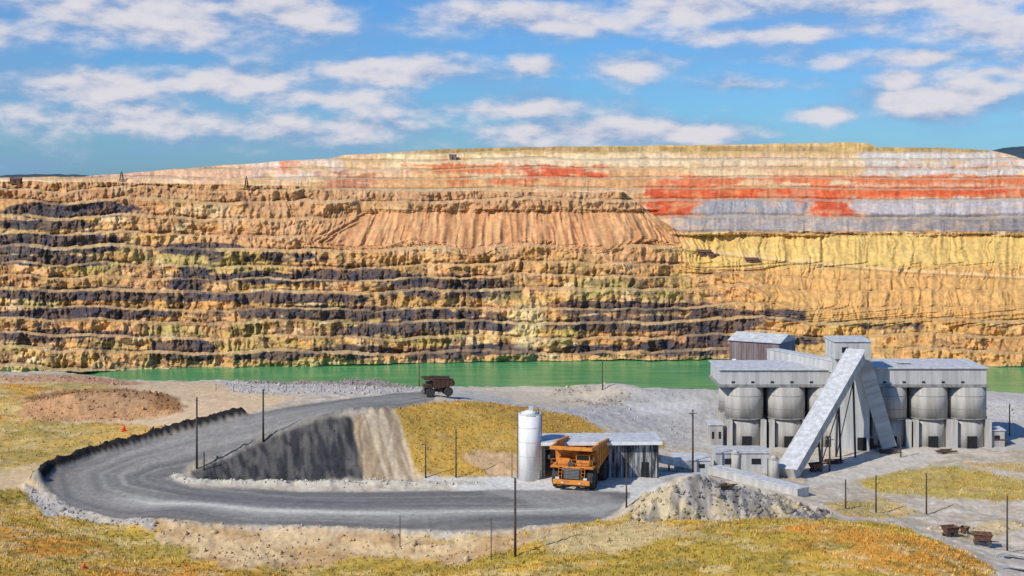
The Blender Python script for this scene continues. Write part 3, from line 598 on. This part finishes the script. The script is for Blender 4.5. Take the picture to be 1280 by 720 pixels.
    for k in range(6): beam(e,f"canopy_rib_{k}",(-2.3+k*.92,-5.0,6.0),(-2.3+k*.92,-2.0,5.5),.14,.14,paint)
    box(e,"canopy_lip",(0,-5.12,5.85),(6.0,.14,.5),paint)
    box(e,"fuel_tank",(-1.9,.3,1.9),(1.1,1.9,1.2),paint,bev=.15); box(e,"hydraulic_tank",(1.9,.3,1.9),(1.1,1.7,1.1),paint,bev=.15)
    return e
p=gp(727,612); truck((p.x,p.y+3.5,0.02+gz(p.x,p.y)),math.radians(-17),.92,orange)
p=gp(547,497); truck((p.x,p.y+1,gz(p.x,p.y)),math.radians(-75),.46,brownp)
# ---------------------------------------------------------------- poles
def pole(pxb,pyt,pyb,arm=True,th=.13,name="utility_pole",dz=0):
    p=gp(pxb,pyb); d=p.y; top=py2z(pyt,d); h=max(top-p.z,1.0)
    e=empty(name,(p.x,p.y,p.z)); cyl(e,"mast",(0,0,h/2-.2),th,h+.4,wood,r2=th*.7,seg=10)
    if arm:
        box(e,"crossarm",(0,-.1,h-.5),(1.1,.09,.1),wood)
        for i in(-.5,0,.5): cyl(e,f"insulator_{i}",(i,-.1,h-.36),.045,.16,galv,seg=8)
        rod(e,"brace",(-.4,-.1,h-.5),(0,-.1,h-.9),.03,steel)
    else:
        cyl(e,"cap",(0,0,h+.02),th*.8,.06,steel,seg=10); rod(e,"clamp",(-th*1.4,0,h-.4),(th*1.4,0,h-.4),.03,steel)
    return e,h
for a in [(246,497,585,False),(329,487,552,False),(644,598,697,False),(866,512,592,True),(570,537,597,False),(783,573,634,False),(532,556,597,False),(1095,595,640,False),(1158,592,642,False),(1259,620,690,False),(1057,600,636,False),(1037,545,590,True),(992,545,580,False),(524,456,482,False),(753,450,486,False),(255,565,588,False),(1262,505,545,False),(1126,540,572,False)]:
    pole(*a,th=.15 if a[3] or a[0] in(246,329,644) else .11)
for a in [(500,645,686),(614,648,702),(640,560,597)]: pole(a[0],a[1],a[2],False,.06,"fence_post")
for i,px in enumerate(range(270,470,22)): pole(px,480,489,False,.05,"fence_post")
for (px,py,s) in [(155,540,.85),(298,517,.6),(105,712,.5)]:
    p=gp(px,py); e=empty("traffic_cone",p); e.scale=(s,)*3
    box(e,"base",(0,0,.05),(.8,.8,.12),conem); cyl(e,"cone",(0,0,.6),.36,1.0,conem,r2=.12,seg=16); cyl(e,"band",(0,0,.68),.25,.1,conem,r2=.22,seg=16)
def cart(px,py,rot,s=1):
    p=gp(px,py); e=empty("rusty_ore_cart",p,rot); e.scale=(s,)*3
    bm=bmesh.new(); q=[(-.75,-.5,.6),(.75,-.5,.6),(.75,.5,.6),(-.75,.5,.6),(-1.0,-.7,1.3),(1.0,-.7,1.3),(1.0,.7,1.3),(-1.0,.7,1.3)]
    vs=[bm.verts.new(c) for c in q]
    for f_ in[(0,1,2,3),(0,1,5,4),(1,2,6,5),(2,3,7,6),(3,0,4,7)]: bm.faces.new([vs[i] for i in f_])
    fin(bm,"hopper",e,rust); box(e,"chassis",(0,0,.48),(1.9,.6,.16),rust)
    box(e,"rim_front",(0,-.72,1.3),(2.1,.08,.1),rust); box(e,"rim_back",(0,.72,1.3),(2.1,.08,.1),rust); box(e,"drawbar",(1.3,0,.48),(.8,.1,.1),rust)
    for sx in(-.6,.6):
        for sy in(-.42,.42): cyl(e,f"wheel_{sx}_{sy}",(sx,sy,.28),.3,.12,steel,seg=14,rot=(math.pi/2,0,0))
cart(1188,672,.3,.9);cart(1228,682,-.2,1.05);cart(1206,668,.9,.6);cart(1075,562,.2,1.0);cart(1020,590,.4,.9);cart(1250,558,0,.9)
def coil(px,py,R,n,m):
    p=gp(px,py); e=empty("pipe_coil",p)
    for i in range(n):
        bm=bmesh.new(); s1,s2=36,8; rr=R-i*.18
        ring=[[bm.verts.new(((rr+.09*math.cos(b*2*math.pi/s2))*math.cos(a*2*math.pi/s1),(rr+.09*math.cos(b*2*math.pi/s2))*math.sin(a*2*math.pi/s1),.1+.09*math.sin(b*2*math.pi/s2)+.02*math.sin(a+i))) for b in range(s2)] for a in range(s1)]
        for a in range(s1):
            for b in range(s2): bm.faces.new((ring[a][b],ring[(a+1)%s1][b],ring[(a+1)%s1][(b+1)%s2],ring[a][(b+1)%s2]))
        fin(bm,f"loop_{i}",e,m,smooth=True)
coil(1272,700,2.2,5,conc); coil(1270,716,2.0,5,conc)
for (px,py,r_) in [(1040,578,.3),(1085,560,-.2),(905,604,.6),(1110,566,0),(1180,566,.2)]:
    p=gp(px,py); e=empty("scrap_timber_stack",p,r_)
    for i in range(9): box(e,f"plank_{i}",(random.uniform(-.5,.5),random.uniform(-.8,.8),.12+.14*(i//3)),(random.uniform(1.6,3.2),.22,.12),rust if i%3 else wood,rot=(0,0,random.uniform(-.25,.25)))
# ---------------------------------------------------------------- far structures
def headframe(px,yb,h,w):
    p=farpt(px,yb); e=empty("mine_headframe",Vector(p)-Vector((0,0,.5)))
    for sx in(-1,1):
        for sy in(-1,1): rod(e,f"leg_{sx}_{sy}",(sx*w,sy*w,0),(sx*w*.35,sy*w*.35,h),.3,wood,6)
    for k in range(1,4):
        t=k/4; ww=w*(1-.65*t); box(e,f"tie_{k}",(0,-ww,h*t),(2*ww,.3,.3),wood); rod(e,f"xb_{k}",(-w*(1-.65*(t-.25)),-ww,h*(t-.25)),(ww,-ww,h*t),.15,wood,6)
    box(e,"platform",(0,0,h),(w*1.1,w*1.1,.6),wood); cyl(e,"sheave",(0,0,h+1),1.2,.4,steel,seg=14,rot=(0,math.pi/2,0))
headframe(152,226,8,2.0); headframe(308,234,7,1.3)
def hut(name,px,y,w,h,m):
    p=farpt(px,y); e=empty(name,Vector(p)); box(e,"walls",(0,0,h/2-.5),(w,w*.6,h+1),m); prism(e,"roof",[(-w*.35,h),(w*.35,h),(0,h+w*.18)],-w*.55,w*.55,m); box(e,"door",(0,-w*.3-.05,h*.35),(w*.2,.1,h*.7),dark)
hut("lookout_cabin",566,199,8,4,rustw); hut("abandoned_shed",880,318,10,1.8,rust); hut("abandoned_shed",893,321,6,1.5,rust); hut("abandoned_shed",20,228,8,2.5,rust); hut("abandoned_shed",940,326,9,.8,rust)
for px in (1060,1180,800,735,1005):
    p=farpt(px,interp(np.array([px]),ycp)[0]+.5); e=empty("utility_pole",Vector(p)); cyl(e,"mast",(0,0,4.5),.25,10,wood,r2=.15,seg=8); box(e,"crossarm",(0,0,8.6),(3,.2,.2),wood)
# ---------------------------------------------------------------- light & sky
sd=Vector((-.66,-.58,.70)).normalized()
sl=bpy.data.lights.new("sun",'SUN'); sl.energy=4.4; sl.angle=math.radians(.53); sl.color=(1,.94,.84)
so=bpy.data.objects.new("sun",sl); S.collection.objects.link(so); so.rotation_euler=sd.to_track_quat('Z','Y').to_euler(); so.location=(-80,-60,120)
W=bpy.data.worlds.new("World"); S.world=W; W.use_nodes=True; nt=W.node_tree; L=nt.links
try: W.cycles.sampling_method='MANUAL'; W.cycles.sample_map_resolution=512
except Exception as ex: print(ex)
bg=nt.nodes["Background"]; 
sky=nn(nt,"ShaderNodeTexSky",sky_type='NISHITA'); sky.sun_disc=False; sky.sun_elevation=math.asin(sd.z); sky.sun_rotation=math.atan2(sd.x,sd.y); sky.air_density=1; sky.dust_density=.4; sky.ozone_density=2.0
g_=bpy.data.node_groups.new("cloud_mass",'ShaderNodeTree')
g_.interface.new_socket("Vec",in_out='INPUT',socket_type='NodeSocketVector'); g_.interface.new_socket("Density",in_out='OUTPUT',socket_type='NodeSocketFloat')
gi=g_.nodes.new("NodeGroupInput"); go=g_.nodes.new("NodeGroupOutput"); acc=None
blobs=[(200,30,200,46,1.1),(345,18,120,38,1.05),(660,22,180,28,.9),(860,12,180,28,.95),(130,115,115,28,1),(300,104,180,28,.95),(490,90,120,25,1.1),(400,122,150,22,.85),(790,85,62,25,1.05),(670,82,36,13,.85),(160,152,260,28,.75),(380,160,280,26,.75),(620,138,200,20,.75),(740,166,180,25,1.1),(850,165,90,20,1.05),(1140,133,90,26,1.2),(1030,143,46,16,1.1),(1110,105,38,20,1.1),(1200,120,55,24,1.1),(1160,14,160,24,.95),(1240,50,150,30,.85),(1150,78,180,17,.85),(990,45,160,17,.9),(1272,138,34,24,.95),(20,56,90,17,.7),(10,150,90,28,.75),(1230,98,120,14,.8),(920,108,110,14,.65),(-200,60,250,40,.8),(1500,60,200,40,.8)]
for (cx,cy,rx,ry_,s) in blobs:
    a=nn(g_,"ShaderNodeVectorMath",operation='SUBTRACT'); g_.links.new(gi.outputs[0],a.inputs[0]); a.inputs[1].default_value=((cx-640)/F,(225-cy)/F,0)
    m2=nn(g_,"ShaderNodeVectorMath",operation='MULTIPLY'); g_.links.new(a.outputs[0],m2.inputs[0]); m2.inputs[1].default_value=(F/rx,F/ry_,0)
    l=nn(g_,"ShaderNodeVectorMath",operation='LENGTH'); g_.links.new(m2.outputs[0],l.inputs[0])
    s1=nn(g_,"ShaderNodeMath",operation='MULTIPLY_ADD'); g_.links.new(l.outputs["Value"],s1.inputs[0]); s1.inputs[1].default_value=-s*.85; s1.inputs[2].default_value=s
    if acc is None: acc=s1.outputs[0]
    else:
        mx=nn(g_,"ShaderNodeMath",operation='SMOOTH_MAX'); g_.links.new(acc,mx.inputs[0]); g_.links.new(s1.outputs[0],mx.inputs[1]); mx.inputs[2].default_value=.12; acc=mx.outputs[0]
cl_=nn(g_,"ShaderNodeMath",operation='MAXIMUM'); g_.links.new(acc,cl_.inputs[0]); cl_.inputs[1].default_value=-.35; g_.links.new(cl_.outputs[0],go.inputs[0])
tc=nn(nt,"ShaderNodeTexCoord"); sx=nn(nt,"ShaderNodeSeparateXYZ"); L.new(tc.outputs["Generated"],sx.inputs[0])
az=nn(nt,"ShaderNodeMath",operation='ARCTAN2'); L.new(sx.outputs[0],az.inputs[0]); L.new(sx.outputs[1],az.inputs[1])
el=nn(nt,"ShaderNodeMath",operation='ARCSINE'); L.new(sx.outputs[2],el.inputs[0])
cb=nn(nt,"ShaderNodeCombineXYZ"); L.new(az.outputs[0],cb.inputs[0]); L.new(el.outputs[0],cb.inputs[1])
d1=nn(nt,"ShaderNodeGroup"); d1.node_tree=g_; L.new(cb.outputs[0],d1.inputs[0])
def cnoise(vec,off):
    mp=nn(nt,"ShaderNodeMapping"); mp.inputs["Scale"].default_value=(18,42,1); mp.inputs["Location"].default_value=off; L.new(vec,mp.inputs[0])
    n=nn(nt,"ShaderNodeTexNoise"); n.inputs["Scale"].default_value=1; n.inputs["Detail"].default_value=7; n.inputs["Roughness"].default_value=.55; L.new(mp.outputs[0],n.inputs["Vector"]); return n.outputs[0]
na=cnoise(cb.outputs[0],(3.2,1.1,0)); nb_=cnoise(cb.outputs[0],(3.2-.06,1.1+.28,0))
ma=nn(nt,"ShaderNodeMath",operation='MULTIPLY_ADD'); L.new(na,ma.inputs[0]); ma.inputs[1].default_value=2.1; L.new(d1.outputs[0],ma.inputs[2])
cov=nn(nt,"ShaderNodeMapRange",interpolation_type='SMOOTHSTEP'); L.new(ma.outputs[0],cov.inputs[0]); cov.inputs[1].default_value=.88; cov.inputs[2].default_value=1.85
df=nn(nt,"ShaderNodeMath",operation='SUBTRACT'); L.new(na,df.inputs[0]); L.new(nb_,df.inputs[1])
dg=nn(nt,"ShaderNodeMath",operation='MULTIPLY_ADD'); L.new(cov.outputs[0],dg.inputs[0]); dg.inputs[1].default_value=.2; L.new(df.outputs[0],dg.inputs[2])
sh=nn(nt,"ShaderNodeMapRange",interpolation_type='SMOOTHSTEP'); L.new(dg.outputs[0],sh.inputs[0]); sh.inputs[1].default_value=-.08; sh.inputs[2].default_value=.3
cc_=nn(nt,"ShaderNodeMix",data_type='RGBA'); L.new(sh.outputs[0],cc_.inputs[0]); cc_.inputs[6].default_value=(*lin(136,164,206),1); cc_.inputs[7].default_value=(*lin(224,220,226),1)
tint=nn(nt,"ShaderNodeMix",data_type='RGBA',blend_type='MULTIPLY'); tint.inputs[0].default_value=1; L.new(sky.outputs[0],tint.inputs[6]); tint.inputs[7].default_value=(.36,.72,1.22,1)
ST=.1
vm_=nn(nt,"ShaderNodeMapping"); vm_.inputs["Scale"].default_value=(7,26,1); L.new(cb.outputs[0],vm_.inputs[0])
vn_=nn(nt,"ShaderNodeTexNoise"); vn_.inputs["Scale"].default_value=1; vn_.inputs["Detail"].default_value=4; L.new(vm_.outputs[0],vn_.inputs["Vector"])
vr=nn(nt,"ShaderNodeMapRange",interpolation_type='SMOOTHSTEP'); L.new(vn_.outputs[0],vr.inputs[0]); vr.inputs[1].default_value=.4; vr.inputs[2].default_value=.7; vr.inputs[4].default_value=.5
vc=nn(nt,"ShaderNodeMix",data_type='RGBA'); L.new(vr.outputs[0],vc.inputs[0]); L.new(tint.outputs[2],vc.inputs[6]); vc.inputs[7].default_value=(*(lin(128,166,210)/ST),1)
sc=nn(nt,"ShaderNodeVectorMath",operation='SCALE'); L.new(cc_.outputs[2],sc.inputs[0]); sc.inputs["Scale"].default_value=1/ST
fm=nn(nt,"ShaderNodeMix",data_type='RGBA'); cm=nn(nt,"ShaderNodeMath",operation='MULTIPLY'); L.new(cov.outputs[0],cm.inputs[0]); cm.inputs[1].default_value=.95
L.new(cm.outputs[0],fm.inputs[0]); L.new(vc.outputs[2],fm.inputs[6]); L.new(sc.outputs[0],fm.inputs[7])
L.new(fm.outputs[2],bg.inputs[0]); bg.inputs[1].default_value=ST
print("done")
